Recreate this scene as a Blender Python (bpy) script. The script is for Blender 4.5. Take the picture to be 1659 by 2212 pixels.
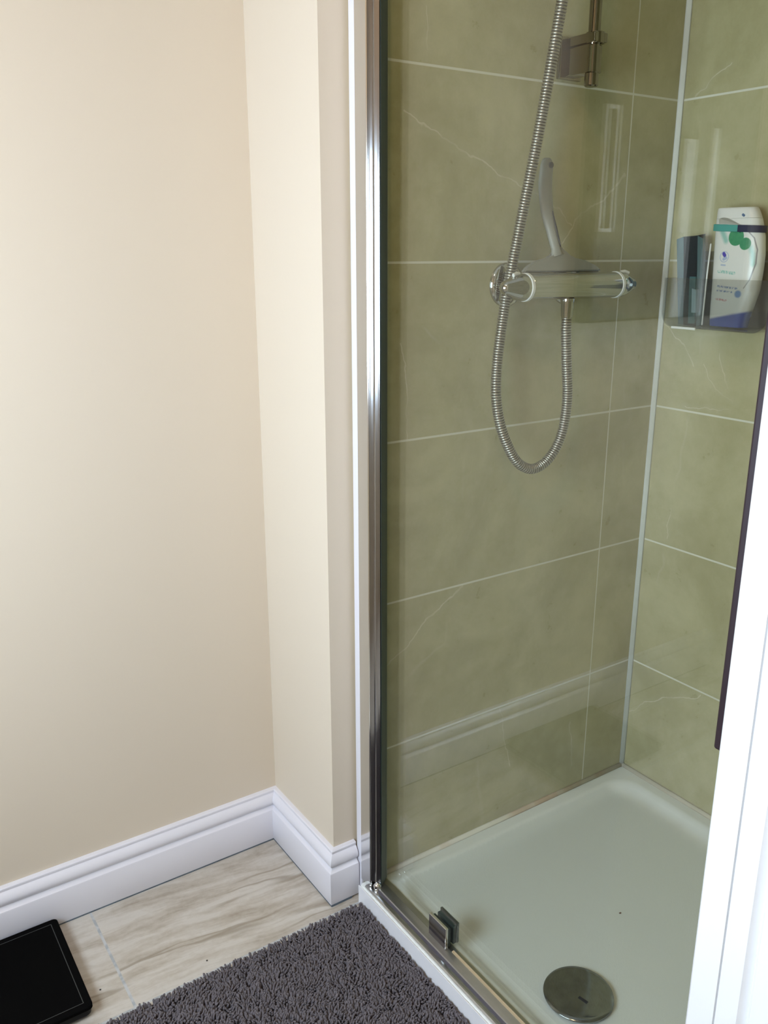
import bpy, bmesh, math, random
from mathutils import Vector, Matrix

for o in list(bpy.data.objects):
    bpy.data.objects.remove(o)
S = bpy.context.scene
C = S.collection
random.seed(7)
PI = math.pi

# ------------------------------------------------------------------ camera
cam_data = bpy.data.cameras.new('camera')
cam = bpy.data.objects.new('camera', cam_data)
C.objects.link(cam)
cam_data.sensor_fit = 'VERTICAL'
cam_data.sensor_height = 36.0
cam_data.sensor_width = 27.0
cam_data.lens = 36.0 * 1882.5 / 2212.0
cam_data.clip_start = 0.02
yaw, pitch = math.radians(56.065), math.radians(-16.655)
fw = Vector((math.cos(yaw) * math.cos(pitch), math.sin(yaw) * math.cos(pitch), math.sin(pitch)))
rt = fw.cross(Vector((0, 0, 1))).normalized()
up = rt.cross(fw)
M = Matrix((rt, up, -fw)).transposed().to_4x4()
M.translation = Vector((-1.5224, -1.2231, 1.2429))
cam.matrix_world = M
S.camera = cam

# ------------------------------------------------------------------ exposure, world, lights
S.view_settings.view_transform = 'Standard'
S.view_settings.look = 'None'
S.view_settings.gamma = 1.0
S.view_settings.use_curve_mapping = False
S.view_settings.exposure = 0.0
EXPO = 1.0
WINDOW_STRENGTH = 19.5
WINDOW_COLOR = (0.68, 0.83, 1.0)
LAMP_POWER = 7.0
LAMP_COLOR = (1.0, 0.62, 0.33)
w = bpy.data.worlds.new('world')
S.world = w
w.use_nodes = True
w.node_tree.nodes['Background'].inputs[0].default_value = (0.6, 0.75, 1.0, 1)
w.node_tree.nodes['Background'].inputs[1].default_value = 0.6

ld = bpy.data.lights.new('ceiling_lamp_light', 'AREA')
ld.shape = 'DISK'
ld.size = 0.24
ld.energy = LAMP_POWER
ld.color = LAMP_COLOR
lo = bpy.data.objects.new('ceiling_lamp_light', ld)
C.objects.link(lo)
lo.location = (-1.50, -0.85, 2.355)


# ------------------------------------------------------------------ helpers
def srgb(r, g, b):
    def f(c):
        c /= 255.0
        return c / 12.92 if c <= 0.04045 else ((c + 0.055) / 1.055) ** 2.4
    return (f(r), f(g), f(b), 1.0)


class NT:
    """small wrapper for building node materials"""
    def __init__(self, name):
        self.mat = bpy.data.materials.new(name)
        self.mat.use_nodes = True
        self.t = self.mat.node_tree
        self.t.nodes.clear()
        self.out = self.t.nodes.new('ShaderNodeOutputMaterial')

    def n(self, typ, **kw):
        nd = self.t.nodes.new(typ)
        for k, v in kw.items():
            setattr(nd, k, v)
        return nd

    def put(self, sock, v):
        if isinstance(v, bpy.types.NodeSocket):
            self.t.links.new(v, sock)
        else:
            sock.default_value = v

    def m(self, op, a, b=0.0, c=0.0, clamp=False):
        nd = self.n('ShaderNodeMath', operation=op, use_clamp=clamp)
        self.put(nd.inputs[0], a)
        self.put(nd.inputs[1], b)
        self.put(nd.inputs[2], c)
        return nd.outputs[0]

    def ss(self, v, lo, hi, a=0.0, b=1.0):
        nd = self.n('ShaderNodeMapRange', interpolation_type='SMOOTHSTEP')
        for i, q in enumerate((v, lo, hi, a, b)):
            self.put(nd.inputs[i], q)
        return nd.outputs[0]

    def mix(self, f, a, b):
        nd = self.n('ShaderNodeMix', data_type='RGBA')
        self.put(nd.inputs[0], f)
        self.put(nd.inputs[6], a)
        self.put(nd.inputs[7], b)
        return nd.outputs[2]

    def pos(self):
        g = self.n('ShaderNodeNewGeometry')
        s = self.n('ShaderNodeSeparateXYZ')
        self.t.links.new(g.outputs['Position'], s.inputs[0])
        return g.outputs['Position'], s.outputs[0], s.outputs[1], s.outputs[2]

    def noise(self, vec, scale, detail=3.0, rough=0.5, dist=0.0):
        nd = self.n('ShaderNodeTexNoise')
        self.put(nd.inputs['Vector'], vec)
        nd.inputs['Scale'].default_value = scale
        nd.inputs['Detail'].default_value = detail
        nd.inputs['Roughness'].default_value = rough
        nd.inputs['Distortion'].default_value = dist
        return nd.outputs['Fac']

    def vec(self, x, y, z):
        nd = self.n('ShaderNodeCombineXYZ')
        self.put(nd.inputs[0], x)
        self.put(nd.inputs[1], y)
        self.put(nd.inputs[2], z)
        return nd.outputs[0]

    def seg(self, x, y, a, b):
        """distance from the point x, y to the segment a-b"""
        dx, dy = b[0] - a[0], b[1] - a[1]
        L = dx * dx + dy * dy
        px = self.m('SUBTRACT', x, a[0])
        py = self.m('SUBTRACT', y, a[1])
        t = self.m('MULTIPLY_ADD', px, dx / L, self.m('MULTIPLY', py, dy / L), clamp=True)
        ex = self.m('MULTIPLY_ADD', t, -dx, px)
        ey = self.m('MULTIPLY_ADD', t, -dy, py)
        return self.m('SQRT', self.m('MULTIPLY_ADD', ex, ex, self.m('MULTIPLY', ey, ey)))

    def bump(self, h, strength=0.3, dist=0.002):
        b = self.n('ShaderNodeBump')
        b.inputs['Strength'].default_value = strength
        b.inputs['Distance'].default_value = dist
        self.put(b.inputs['Height'], h)
        return b.outputs[0]

    def principled(self, color, rough=0.5, metal=0.0, normal=None, spec=0.5, coat=0.0, coat_rough=0.05):
        p = self.n('ShaderNodeBsdfPrincipled')
        self.put(p.inputs['Base Color'], color)
        self.put(p.inputs['Roughness'], rough)
        self.put(p.inputs['Metallic'], metal)
        p.inputs['Specular IOR Level'].default_value = spec
        p.inputs['Coat Weight'].default_value = coat
        p.inputs['Coat Roughness'].default_value = coat_rough
        if normal is not None:
            self.put(p.inputs['Normal'], normal)
        self.t.links.new(p.outputs[0], self.out.inputs[0])
        return p

    def clear(self, tint, gloss=1.0, rough=0.02, haze=0.0, haze_col=(0.5, 0.5, 0.5, 1)):
        """clear pane: tinted transparency, Schlick reflection, optional milky diffuse"""
        lw = self.n('ShaderNodeLayerWeight')
        lw.inputs[0].default_value = 0.5
        f5 = self.m('POWER', lw.outputs['Facing'], 5.0)
        fr = self.m('MULTIPLY', self.m('MULTIPLY_ADD', f5, 0.96, 0.04), gloss, clamp=True)
        tr = self.n('ShaderNodeBsdfTransparent')
        tr.inputs[0].default_value = tint
        gl = self.n('ShaderNodeBsdfGlossy')
        gl.inputs['Color'].default_value = (1, 1, 1, 1)
        gl.inputs['Roughness'].default_value = rough
        base = tr.outputs[0]
        if not isinstance(haze, float) or haze > 0:
            df = self.n('ShaderNodeBsdfDiffuse')
            df.inputs[0].default_value = haze_col
            mx = self.n('ShaderNodeMixShader')
            self.put(mx.inputs[0], haze)
            self.t.links.new(base, mx.inputs[1])
            self.t.links.new(df.outputs[0], mx.inputs[2])
            base = mx.outputs[0]
        mx = self.n('ShaderNodeMixShader')
        self.put(mx.inputs[0], fr)
        self.t.links.new(base, mx.inputs[1])
        self.t.links.new(gl.outputs[0], mx.inputs[2])
        self.t.links.new(mx.outputs[0], self.out.inputs[0])


def simple(name, col, rough=0.5, metal=0.0, noise=0.0, scale=40.0, spec=0.5, coat=0.0, bump=0.0):
    n = NT(name)
    p, x, y, z = n.pos()
    nz = n.noise(p, scale, 4.0)
    c = n.mix(nz, tuple(v * (1 - noise) for v in col[:3]) + (1,), tuple(min(1, v * (1 + noise)) for v in col[:3]) + (1,))
    nm = n.bump(nz, bump, 0.001) if bump else None
    n.principled(c, rough, metal, nm, spec, coat)
    return n.mat


# --- mesh helpers
def obj(name, bm, mat, parent=None, smooth=False, angle=None):
    me = bpy.data.meshes.new(name)
    bmesh.ops.recalc_face_normals(bm, faces=bm.faces)
    bm.to_mesh(me)
    bm.free()
    mats = mat if isinstance(mat, (list, tuple)) else [mat]
    for q in mats:
        me.materials.append(q)
    if smooth:
        me.polygons.foreach_set('use_smooth', [True] * len(me.polygons))
        if angle:
            me.set_sharp_from_angle(angle=math.radians(angle))
    o = bpy.data.objects.new(name, me)
    C.objects.link(o)
    if parent is not None:
        o.parent = parent
        o.matrix_parent_inverse = Matrix.Translation(-parent.location)
    return o


def empty(name, loc):
    o = bpy.data.objects.new(name, None)
    o.empty_display_size = 0.05
    C.objects.link(o)
    o.location = loc
    return o


def tag(o, label, cat, group=None):
    o['label'] = label
    o['category'] = cat
    if group:
        o['group'] = group
    return o


def struct(o):
    o['kind'] = 'structure'
    return o


def box(bm, x0, x1, y0, y1, z0, z1, bev=0.0, seg=2):
    r = bmesh.ops.create_cube(bm, size=1.0)
    vs = r['verts']
    for v in vs:
        v.co = Vector(((x0 + x1) / 2 + v.co.x * (x1 - x0), (y0 + y1) / 2 + v.co.y * (y1 - y0), (z0 + z1) / 2 + v.co.z * (z1 - z0)))
    if bev > 0:
        es = list({e for v in vs for e in v.link_edges})
        bmesh.ops.bevel(bm, geom=es, offset=bev, segments=seg, profile=0.5, affect='EDGES')
    return bm


def BM():
    return bmesh.new()


def prism(bm, pts, f0, f1):
    """pts: 2D outline; f0/f1 map a 2D point to 3D for both ends"""
    a = [bm.verts.new(f0(p)) for p in pts]
    b = [bm.verts.new(f1(p)) for p in pts]
    n = len(pts)
    for i in range(n):
        bm.faces.new((a[i], a[(i + 1) % n], b[(i + 1) % n], b[i]))
    bm.faces.new(a[::-1])
    bm.faces.new(b)
    return bm


def zprism(bm, pts, z0, z1):
    return prism(bm, pts, lambda p: (p[0], p[1], z0), lambda p: (p[0], p[1], z1))


def rings(bm, rr, cap=True):
    """loft a list of closed rings (lists of 3D points)"""
    vv = [[bm.verts.new(p) for p in r] for r in rr]
    n = len(rr[0])
    for a, b in zip(vv[:-1], vv[1:]):
        for i in range(n):
            bm.faces.new((a[i], a[(i + 1) % n], b[(i + 1) % n], b[i]))
    if cap:
        bm.faces.new(vv[0][::-1])
        bm.faces.new(vv[-1])
    return bm


def lathe(bm, origin, axis, prof, n=32, cap=True):
    """prof: list of (distance along axis, radius)"""
    ax = Vector(axis).normalized()
    t = Vector((0, 0, 1)) if abs(ax.z) < 0.9 else Vector((1, 0, 0))
    u = ax.cross(t).normalized()
    v = ax.cross(u)
    o = Vector(origin)
    rr = []
    for d, r in prof:
        r = max(r, 0.00015)
        rr.append([o + ax * d + (u * math.cos(2 * PI * i / n) + v * math.sin(2 * PI * i / n)) * r for i in range(n)])
    return rings(bm, rr, cap)


def catmull(P, per):
    P = [Vector(p) for p in P]
    Q = [P[0] * 2 - P[1]] + P + [P[-1] * 2 - P[-2]]
    out = []
    for i in range(1, len(Q) - 2):
        a, b, c, d = Q[i - 1:i + 3]
        for k in range(per):
            t = k / per
            out.append(0.5 * (2 * b + (c - a) * t + (2 * a - 5 * b + 4 * c - d) * t * t + (3 * b - a - 3 * c + d) * t ** 3))
    out.append(P[-1])
    return out


def resample(P, step):
    d = [0.0]
    for a, b in zip(P[:-1], P[1:]):
        d.append(d[-1] + (b - a).length)
    n = max(2, int(d[-1] / step))
    out, j = [], 0
    for i in range(n + 1):
        s = d[-1] * i / n
        while j < len(d) - 2 and d[j + 1] < s:
            j += 1
        t = (s - d[j]) / max(1e-9, d[j + 1] - d[j])
        out.append(P[j].lerp(P[j + 1], t))
    return out


def sweep(bm, P, radius, n=14, cap=True):
    """tube along P; radius: number, or function of the point index giving (ru, rv)"""
    tang = []
    for i in range(len(P)):
        a = P[max(0, i - 1)]
        b = P[min(len(P) - 1, i + 1)]
        tang.append((b - a).normalized())
    u = tang[0].cross(Vector((0, 1, 0)))
    if u.length < 0.1:
        u = tang[0].cross(Vector((1, 0, 0)))
    u.normalize()
    rr = []
    for i, p in enumerate(P):
        u = (u - tang[i] * u.dot(tang[i])).normalized()
        v = tang[i].cross(u)
        r = radius(i) if callable(radius) else radius
        ru, rv = r if isinstance(r, tuple) else (r, r)
        rr.append([p + u * math.cos(2 * PI * k / n) * ru + v * math.sin(2 * PI * k / n) * rv for k in range(n)])
    return rings(bm, rr, cap)


# ------------------------------------------------------------------ materials
def wall_paint(name, col):
    n = NT(name)
    p, x, y, z = n.pos()
    a = n.noise(p, 260.0, 3.0)
    b = n.noise(p, 1.6, 2.0)
    c = n.mix(b, tuple(v * 0.985 for v in col[:3]) + (1,), col)
    n.principled(c, 0.62, 0.0, n.bump(a, 0.06, 0.0006), 0.3)
    return n.mat


PAINT = wall_paint('cream_wall_paint', (0.69, 0.605, 0.485, 1))
CEIL = wall_paint('ceiling_paint', (0.70, 0.69, 0.67, 1))
GLOSS = simple('white_gloss_paint', (0.745, 0.735, 0.785, 1), 0.28, noise=0.015, scale=8, coat=0.2)
POSTW = simple('white_satin_paint', (0.86, 0.87, 0.88, 1), 0.35, noise=0.01, scale=8)
CHROME = simple('polished_chrome', (0.50, 0.50, 0.475, 1), 0.07, 1.0, noise=0.02, scale=20)
CHROME_S = simple('dimmed_chrome_trim', (0.34, 0.34, 0.345, 1), 0.14, 1.0, noise=0.05, scale=60)  # base darkened to dim the walls it reflects
TRACKM = simple('satin_track_metal', (0.50, 0.50, 0.49, 1), 0.32, 1.0, noise=0.08, scale=60)
CLAMPM = simple('clamp_chrome_dark_reflection', (0.20, 0.19, 0.205, 1), 0.12, 1.0, noise=0.05, scale=60)  # dark reflection put into the base colour
RAILM = simple('rail_chrome_dark_reflection', (0.29, 0.265, 0.22, 1), 0.10, 1.0, noise=0.05, scale=60)  # brown tone puts the rail's dark reflections into its colour
CHANM = simple('channel_chrome', (0.76, 0.77, 0.77, 1), 0.10, 1.0, noise=0.02, scale=20)
CHROME_D = simple('dull_chrome', (0.45, 0.45, 0.42, 1), 0.22, 1.0, noise=0.12, scale=120)
HOSEM = simple('hose_steel', (0.46, 0.44, 0.38, 1), 0.33, 1.0, noise=0.03, scale=50)
GROOVE = simple('dark_hose_groove', (0.10, 0.09, 0.07, 1), 0.45, 0.8)
DARKBAR = simple('dark_plum_rubber', (0.016, 0.005, 0.010, 1), 0.5, noise=0.1)
SEAL = simple('dark_glazing_gasket', (0.02, 0.035, 0.033, 1), 0.35, noise=0.1)
WPLAST = simple('white_plastic', (0.78, 0.78, 0.74, 1), 0.35)
GREYP = simple('grey_soft_plastic', (0.265, 0.26, 0.22, 1), 0.40, noise=0.05, scale=30)
GREYD = simple('dark_rubber_and_slot_shade', (0.035, 0.036, 0.036, 1), 0.5)  # blade rubber, and painted shade inside the grip slot and hole
SILI = simple('white_silicone', (0.74, 0.76, 0.72, 1), 0.4, noise=0.05, scale=30)
BLACK = simple('black_scale_glass', (0.003, 0.003, 0.003, 1), 0.8, spec=0.02)
BLACKM = simple('black_scale_body', (0.006, 0.006, 0.006, 1), 0.5, spec=0.2)
GREYLINE = simple('grey_inlay_line', (0.035, 0.04, 0.04, 1), 0.5)


def stained_seal():
    n = NT('stained_sealant')
    p, x, y, z = n.pos()
    a = n.ss(n.noise(n.vec(n.m('MULTIPLY', x, 1.0), 3.1, 2.0), 7.0, 4.0), 0.50, 0.66)
    b = n.noise(p, 60.0, 3.0)
    c = n.mix(n.m('MULTIPLY', a, 0.8), (0.70, 0.67, 0.57, 1), n.mix(b, (0.52, 0.30, 0.15, 1), (0.58, 0.42, 0.26, 1)))
    n.principled(c, 0.4)
    return n.mat


SEALANT = stained_seal()

GLASS_N = NT('shower_glass')
gp_, gx_, gy_, gz_ = GLASS_N.pos()
film_haze = GLASS_N.m('MULTIPLY', GLASS_N.ss(gz_, 0.75, 1.30, 1.0, 0.0),
                 GLASS_N.m('MULTIPLY_ADD', GLASS_N.noise(GLASS_N.vec(gx_, gy_, GLASS_N.m('MULTIPLY', gz_, 0.4)), 7.0, 4.0), 0.013, 0.003))
GLASS_N.clear((0.968, 0.982, 0.960, 1), 1.05, 0.0, film_haze, (0.80, 0.82, 0.82, 1))      # thin soapy layer doubling as painted haze on the lower half
GLASS = GLASS_N.mat
CADN = NT('smoky_clear_plastic')
CADN.clear((0.885, 0.89, 0.88, 1), 1.0, 0.05, 0.035, (0.42, 0.43, 0.40, 1))
CADDY = CADN.mat


def tile_material(name, axis, veins, joints, base, dark):
    n = NT(name)
    p, x, y, z = n.pos()
    u = x if axis == 'x' else y
    # clouded stone
    big = n.noise(p, 4.5, 5.0, 0.55, 0.6)
    mid = n.noise(p, 24.0, 5.0, 0.65)
    fine = n.noise(p, 240.0, 3.0, 0.6)
    f = n.m('ADD', n.m('MULTIPLY', big, 0.75), n.m('ADD', n.m('MULTIPLY', mid, 0.28), n.m('MULTIPLY', fine, 0.10)))
    col = n.mix(n.ss(f, 0.34, 0.80), dark, base)
    # hairline veins, wandering along their course
    wob = n.noise(p, 22.0, 3.0)
    wob2 = n.noise(n.vec(n.m('ADD', x, 7.3), n.m('ADD', y, 2.1), n.m('ADD', z, 4.4)), 22.0, 3.0)
    uu = n.m('MULTIPLY_ADD', n.m('SUBTRACT', wob, 0.5), 0.030, u)
    zz = n.m('MULTIPLY_ADD', n.m('SUBTRACT', wob2, 0.5), 0.030, z)
    d = None
    for ch, wt in veins:
        for a, b in zip(ch[:-1], ch[1:]):
            q = n.m('DIVIDE', n.seg(uu, zz, a, b), wt)
            d = q if d is None else n.m('MINIMUM', d, q)
    patch = n.ss(n.noise(p, 14.0, 2.0), 0.36, 0.60, 0.25, 1.0)
    v = n.m('MULTIPLY', n.ss(d, 0.0004, 0.0021, 1.0, 0.0), patch)
    halo = n.ss(d, 0.0, 0.018, 0.16, 0.0)
    col = n.mix(halo, col, (0.52, 0.49, 0.35, 1))
    col = n.mix(n.m('MULTIPLY', v, 0.65), col, (0.66, 0.62, 0.46, 1))
    # faint second family of hair cracks
    vo = n.n('ShaderNodeTexVoronoi', feature='DISTANCE_TO_EDGE')
    vo.inputs['Scale'].default_value = 2.3
    n.put(vo.inputs['Vector'], n.vec(uu, 0.4, n.m('MULTIPLY', zz, 0.8)))
    crack = n.m('MULTIPLY', n.ss(vo.outputs['Distance'], 0.0, 0.012, 1.0, 0.0), n.ss(n.noise(p, 6.0, 2.0), 0.52, 0.68))
    col = n.mix(n.m('MULTIPLY', crack, 0.28), col, (0.58, 0.54, 0.40, 1))
    # grout: horizontal courses every 300 mm, vertical joints where they are
    zc = n.m('SUBTRACT', z, 0.325)
    zm = n.m('ABSOLUTE', n.m('SUBTRACT', zc, n.m('MULTIPLY', n.m('ROUND', n.m('DIVIDE', zc, 0.3)), 0.3)))
    g = n.ss(zm, 0.0013, 0.0025, 1.0, 0.0)
    for j in joints:
        g = n.m('MAXIMUM', g, n.ss(n.m('ABSOLUTE', n.m('SUBTRACT', u, j)), 0.0010, 0.0020, 1.0, 0.0))
    col = n.mix(g, col, (0.70, 0.69, 0.58, 1))
    rough = n.m('MULTIPLY_ADD', g, 0.4, n.m('MULTIPLY_ADD', mid, 0.10, 0.24))
    h = n.m('SUBTRACT', n.m('MULTIPLY', fine, 0.05), g)
    n.principled(col, rough, 0.0, n.bump(h, 0.25, 0.0012), 0.45)
    return n.mat


V1 = [([(-0.664, 1.451), (-0.541, 1.407), (-0.458, 1.371), (-0.31, 1.319), (-0.281, 1.287)], 1.0),
      ([(-0.143, 1.386), (-0.202, 1.338), (-0.266, 1.299), (-0.299, 1.254)], 1.15),
      ([(-0.666, 1.095), (-0.651, 1.024), (-0.652, 0.926)], 0.8),
      ([(-0.619, 1.603), (-0.615, 1.548)], 0.8),
      ([(-0.515, 0.622), (-0.592, 0.578), (-0.69, 0.498)], 1.2),
      ([(-0.405, 0.324), (-0.395, 0.252), (-0.371, 0.164)], 0.9),
      ([(-0.188, 0.218), (-0.174, 0.105)], 0.8)]
V2 = [([(-0.005, 0.186), (-0.059, 0.238), (-0.111, 0.272), (-0.197, 0.316)], 1.0),
      ([(-0.035, 1.531), (-0.061, 1.548), (-0.107, 1.576)], 0.9),
      ([(-0.006, 1.097), (-0.066, 1.059), (-0.095, 1.01)], 0.9),
      ([(-0.15, 1.053), (-0.159, 1.017), (-0.176, 0.983)], 0.8),
      ([(-0.116, 1.022), (-0.148, 0.979), (-0.188, 0.957)], 0.7),
      ([(-0.072, 0.709), (-0.067, 0.645)], 0.7),
      ([(-0.081, 0.932), (-0.13, 0.939), (-0.185, 0.938)], 0.7)]
TILE_BASE = (0.53, 0.49, 0.30, 1)
TILE_DARK = (0.37, 0.34, 0.18, 1)
TILE1 = tile_material('olive_stone_tile', 'x', V1, [-0.1362], TILE_BASE, TILE_DARK)
TILE2 = tile_material('olive_stone_tile_return', 'y', V2, [-0.60], TILE_BASE, TILE_DARK)


def floor_material():
    n = NT('wood_grain_porcelain')
    p, x, y, z = n.pos()
    warp = n.noise(p, 5.0, 3.0, 0.5)
    yy = n.m('MULTIPLY_ADD', n.m('SUBTRACT', warp, 0.5), 0.05, n.m('MULTIPLY_ADD', x, 0.10, y))
    v = n.vec(n.m('MULTIPLY', x, 0.16), yy, 0.0)
    a = n.noise(v, 22.0, 5.0, 0.6, 0.35)
    b = n.noise(v, 75.0, 4.0, 0.6, 0.2)
    c = n.noise(p, 90.0, 4.0, 0.6)
    f = n.m('ADD', n.m('MULTIPLY', a, 0.72), n.m('ADD', n.m('MULTIPLY', b, 0.22), n.m('MULTIPLY', c, 0.12)))
    ramp = n.n('ShaderNodeValToRGB')
    e = ramp.color_ramp.elements
    e[0].position = 0.34
    e[0].color = (0.27, 0.22, 0.165, 1)
    e[1].position = 0.50
    e[1].color = (0.46, 0.415, 0.35, 1)
    q = ramp.color_ramp.elements.new(0.60)
    q.color = (0.56, 0.525, 0.47, 1)
    q = ramp.color_ramp.elements.new(0.72)
    q.color = (0.50, 0.46, 0.40, 1)
    n.put(ramp.inputs[0], f)
    col = ramp.outputs[0]
    # streaks: dark edged waves running along the tile
    st = n.noise(n.vec(n.m('MULTIPLY', x, 0.10), n.m('MULTIPLY', yy, 1.0), 2.7), 17.0, 2.0, 0.45, 0.15)
    edge = n.m('ABSOLUTE', n.m('SUBTRACT', n.m('FRACT', n.m('MULTIPLY', st, 4.0)), 0.5))
    line = n.m('MULTIPLY', n.ss(edge, 0.0, 0.13, 1.0, 0.0), n.ss(n.noise(n.vec(n.m('MULTIPLY', x, 0.4), y, 0.0), 9.0, 2.0), 0.40, 0.58))
    col = n.mix(n.m('MULTIPLY', line, 0.62), col, (0.23, 0.185, 0.13, 1))
    gx = n.m('ABSOLUTE', n.m('SUBTRACT', n.m('MODULO', n.m('ADD', x, 7.212), 0.6), 0.0015))
    gx = n.m('ABSOLUTE', n.m('SUBTRACT', n.m('ADD', x, 1.212), n.m('MULTIPLY', n.m('ROUND', n.m('DIVIDE', n.m('ADD', x, 1.212), 0.6)), 0.6)))
    gy = n.m('ABSOLUTE', n.m('SUBTRACT', y, n.m('MULTIPLY', n.m('ROUND', n.m('DIVIDE', y, 0.3)), 0.3)))
    g = n.ss(n.m('MINIMUM', gx, gy), 0.0019, 0.0031, 1.0, 0.0)
    dirt = n.noise(p, 55.0, 3.0)
    col = n.mix(g, col, n.mix(n.ss(dirt, 0.40, 0.60), (0.36, 0.38, 0.39, 1), (0.50, 0.51, 0.51, 1)))
    n.principled(col, n.m('MULTIPLY_ADD', g, 0.3, 0.36), 0.0, n.bump(n.m('SUBTRACT', n.m('MULTIPLY', b, 0.1), g), 0.2, 0.001), 0.4)
    return n.mat


FLOOR = floor_material()
TRAYM = simple('white_acrylic', (0.75, 0.78, 0.76, 1), 0.18, noise=0.02, scale=5, coat=0.9)
TRAYF = simple('white_tray_upstand', (0.84, 0.84, 0.86, 1), 0.35, noise=0.015, scale=10)


def rug_material():
    n = NT('charcoal_shag_fibre')
    p, x, y, z = n.pos()
    a = n.noise(p, 160.0, 3.0, 0.6)
    b = n.noise(p, 9.0, 2.0)
    c = n.mix(a, (0.062, 0.055, 0.061, 1), (0.235, 0.212, 0.226, 1))
    c = n.mix(n.m('MULTIPLY', b, 0.3), c, (0.10, 0.09, 0.10, 1))
    n.principled(c, 0.85, 0.0, None, 0.2)
    return n.mat


RUG = rug_material()

# ------------------------------------------------------------------ structure
# floor and ceiling
bm = BM()
box(bm, -2.35, 0.12, -2.12, 0.42, -0.10, 0.0)
struct(obj('floor', bm, FLOOR))
bm = BM()
box(bm, -2.35, 0.12, -2.12, 0.42, 2.40, 2.50)
struct(obj('ceiling', bm, CEIL))
# cream wall on the left, and the nib that returns to the shower
bm = BM()
box(bm, -2.25, -0.793, 0.288, 0.42, 0.0, 2.40)
struct(obj('wall_left', bm, PAINT))
bm = BM()
box(bm, -0.793, 0.0, 0.0385, 0.42, 0.0, 2.40)
struct(obj('wall_nib', bm, PAINT))
# tiled walls of the shower
bm = BM()
box(bm, -0.738, 0.0, 0.0, 0.0385, 0.0, 2.40)
struct(obj('wall_shower_left', bm, TILE1))
bm = BM()
box(bm, 0.0, 0.10, -0.86, 0.42, 0.0, 2.40)
struct(obj('wall_shower_back', bm, TILE2))
bm = BM()
box(bm, -0.735, 0.0, -0.86, -0.762, 0.0, 2.40)
struct(obj('wall_shower_right', bm, TILE1))
bm = BM()
box(bm, -0.735, 0.10, -2.10, -0.86, 0.0, 2.40)
struct(obj('wall_right', bm, PAINT))
bm = BM()
box(bm, -2.25, -0.735, -2.10, -2.00, 0.0, 2.40)
struct(obj('wall_front', bm, PAINT))
# end wall with the window opening
WY0, WY1, WZ0, WZ1 = -1.02, -0.10, 0.78, 1.54
bm = BM()
box(bm, -2.25, -2.13, -2.0, WY0, 0.0, 2.40)
box(bm, -2.25, -2.13, WY1, 0.288, 0.0, 2.40)
box(bm, -2.25, -2.13, WY0, WY1, 0.0, WZ0)
box(bm, -2.25, -2.13, WY0, WY1, WZ1, 2.40)
struct(obj('wall_end', bm, PAINT))
# frosted window
bm = BM()
f = 0.045
box(bm, -2.215, -2.165, WY0, WY1, WZ0, WZ0 + f, 0.004)
box(bm, -2.215, -2.165, WY0, WY1, WZ1 - f, WZ1, 0.004)
box(bm, -2.215, -2.165, WY0, WY0 + f, WZ0 + f, WZ1 - f, 0.004)
box(bm, -2.215, -2.165, WY1 - f, WY1, WZ0 + f, WZ1 - f, 0.004)
win = struct(obj('window_1', bm, POSTW))
n = NT('frosted_daylight_glass')
em = n.n('ShaderNodeEmission')
em.inputs[0].default_value = WINDOW_COLOR + (1,)
em.inputs[1].default_value = WINDOW_STRENGTH * EXPO
n.t.links.new(em.outputs[0], n.out.inputs[0])
bm = BM()
box(bm, -2.196, -2.188, WY0 + f, WY1 - f, WZ0 + f, WZ1 - f)
obj('window_pane', bm, n.mat, win)


# skirting: ogee profile swept along three wall lengths, mitred
SK = [(0.0, 0.003), (0.0185, 0.003), (0.0195, 0.005), (0.0195, 0.073), (0.0185, 0.0755), (0.0125, 0.080), (0.0112, 0.0825),
      (0.0128, 0.0850), (0.0160, 0.0885), (0.0172, 0.0930), (0.0168, 0.0980), (0.0145, 0.1035), (0.0112, 0.1080), (0.0082, 0.1105),
      (0.0078, 0.1120), (0.0090, 0.1132), (0.0088, 0.1165), (0.0070, 0.1185), (0.0, 0.1195)]


def skirting(name, f0, f1):
    bm = BM()
    prism(bm, SK, f0, f1)
    o = obj(name, bm, GLOSS, smooth=True, angle=28)
    return struct(o)


CA, CB, CC = 0.288, -0.793, 0.0385
skirting('baseboard_left', lambda p: (-2.13, CA - p[0], p[1]), lambda p: (CB - p[0], CA - p[0], p[1]))
skirting('baseboard_back', lambda p: (CB - p[0], CA - p[0], p[1]), lambda p: (CB - p[0], CC - p[0], p[1]))
skirting('baseboard_return', lambda p: (CB - p[0], CC - p[0], p[1]), lambda p: (-0.7468, CC - p[0], p[1]))
# dark strip standing in for the shadow gap where skirting meets floor
GAPM = simple('shadow_gap_strip', (0.10, 0.13, 0.16, 1), 0.6, noise=0.4, scale=80)
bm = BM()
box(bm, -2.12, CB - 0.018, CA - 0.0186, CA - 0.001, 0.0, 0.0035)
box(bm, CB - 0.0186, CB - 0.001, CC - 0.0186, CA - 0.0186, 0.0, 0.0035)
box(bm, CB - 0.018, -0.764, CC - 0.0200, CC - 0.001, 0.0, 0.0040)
struct(obj('trim_1', bm, GAPM))
# white edging strip between the nib and the chrome channel
bm = BM()
box(bm, -0.7445, -0.738, 0.0130, 0.031, 0.0, 2.40, 0.002)
struct(obj('trim_2', bm, GLOSS))
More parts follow.
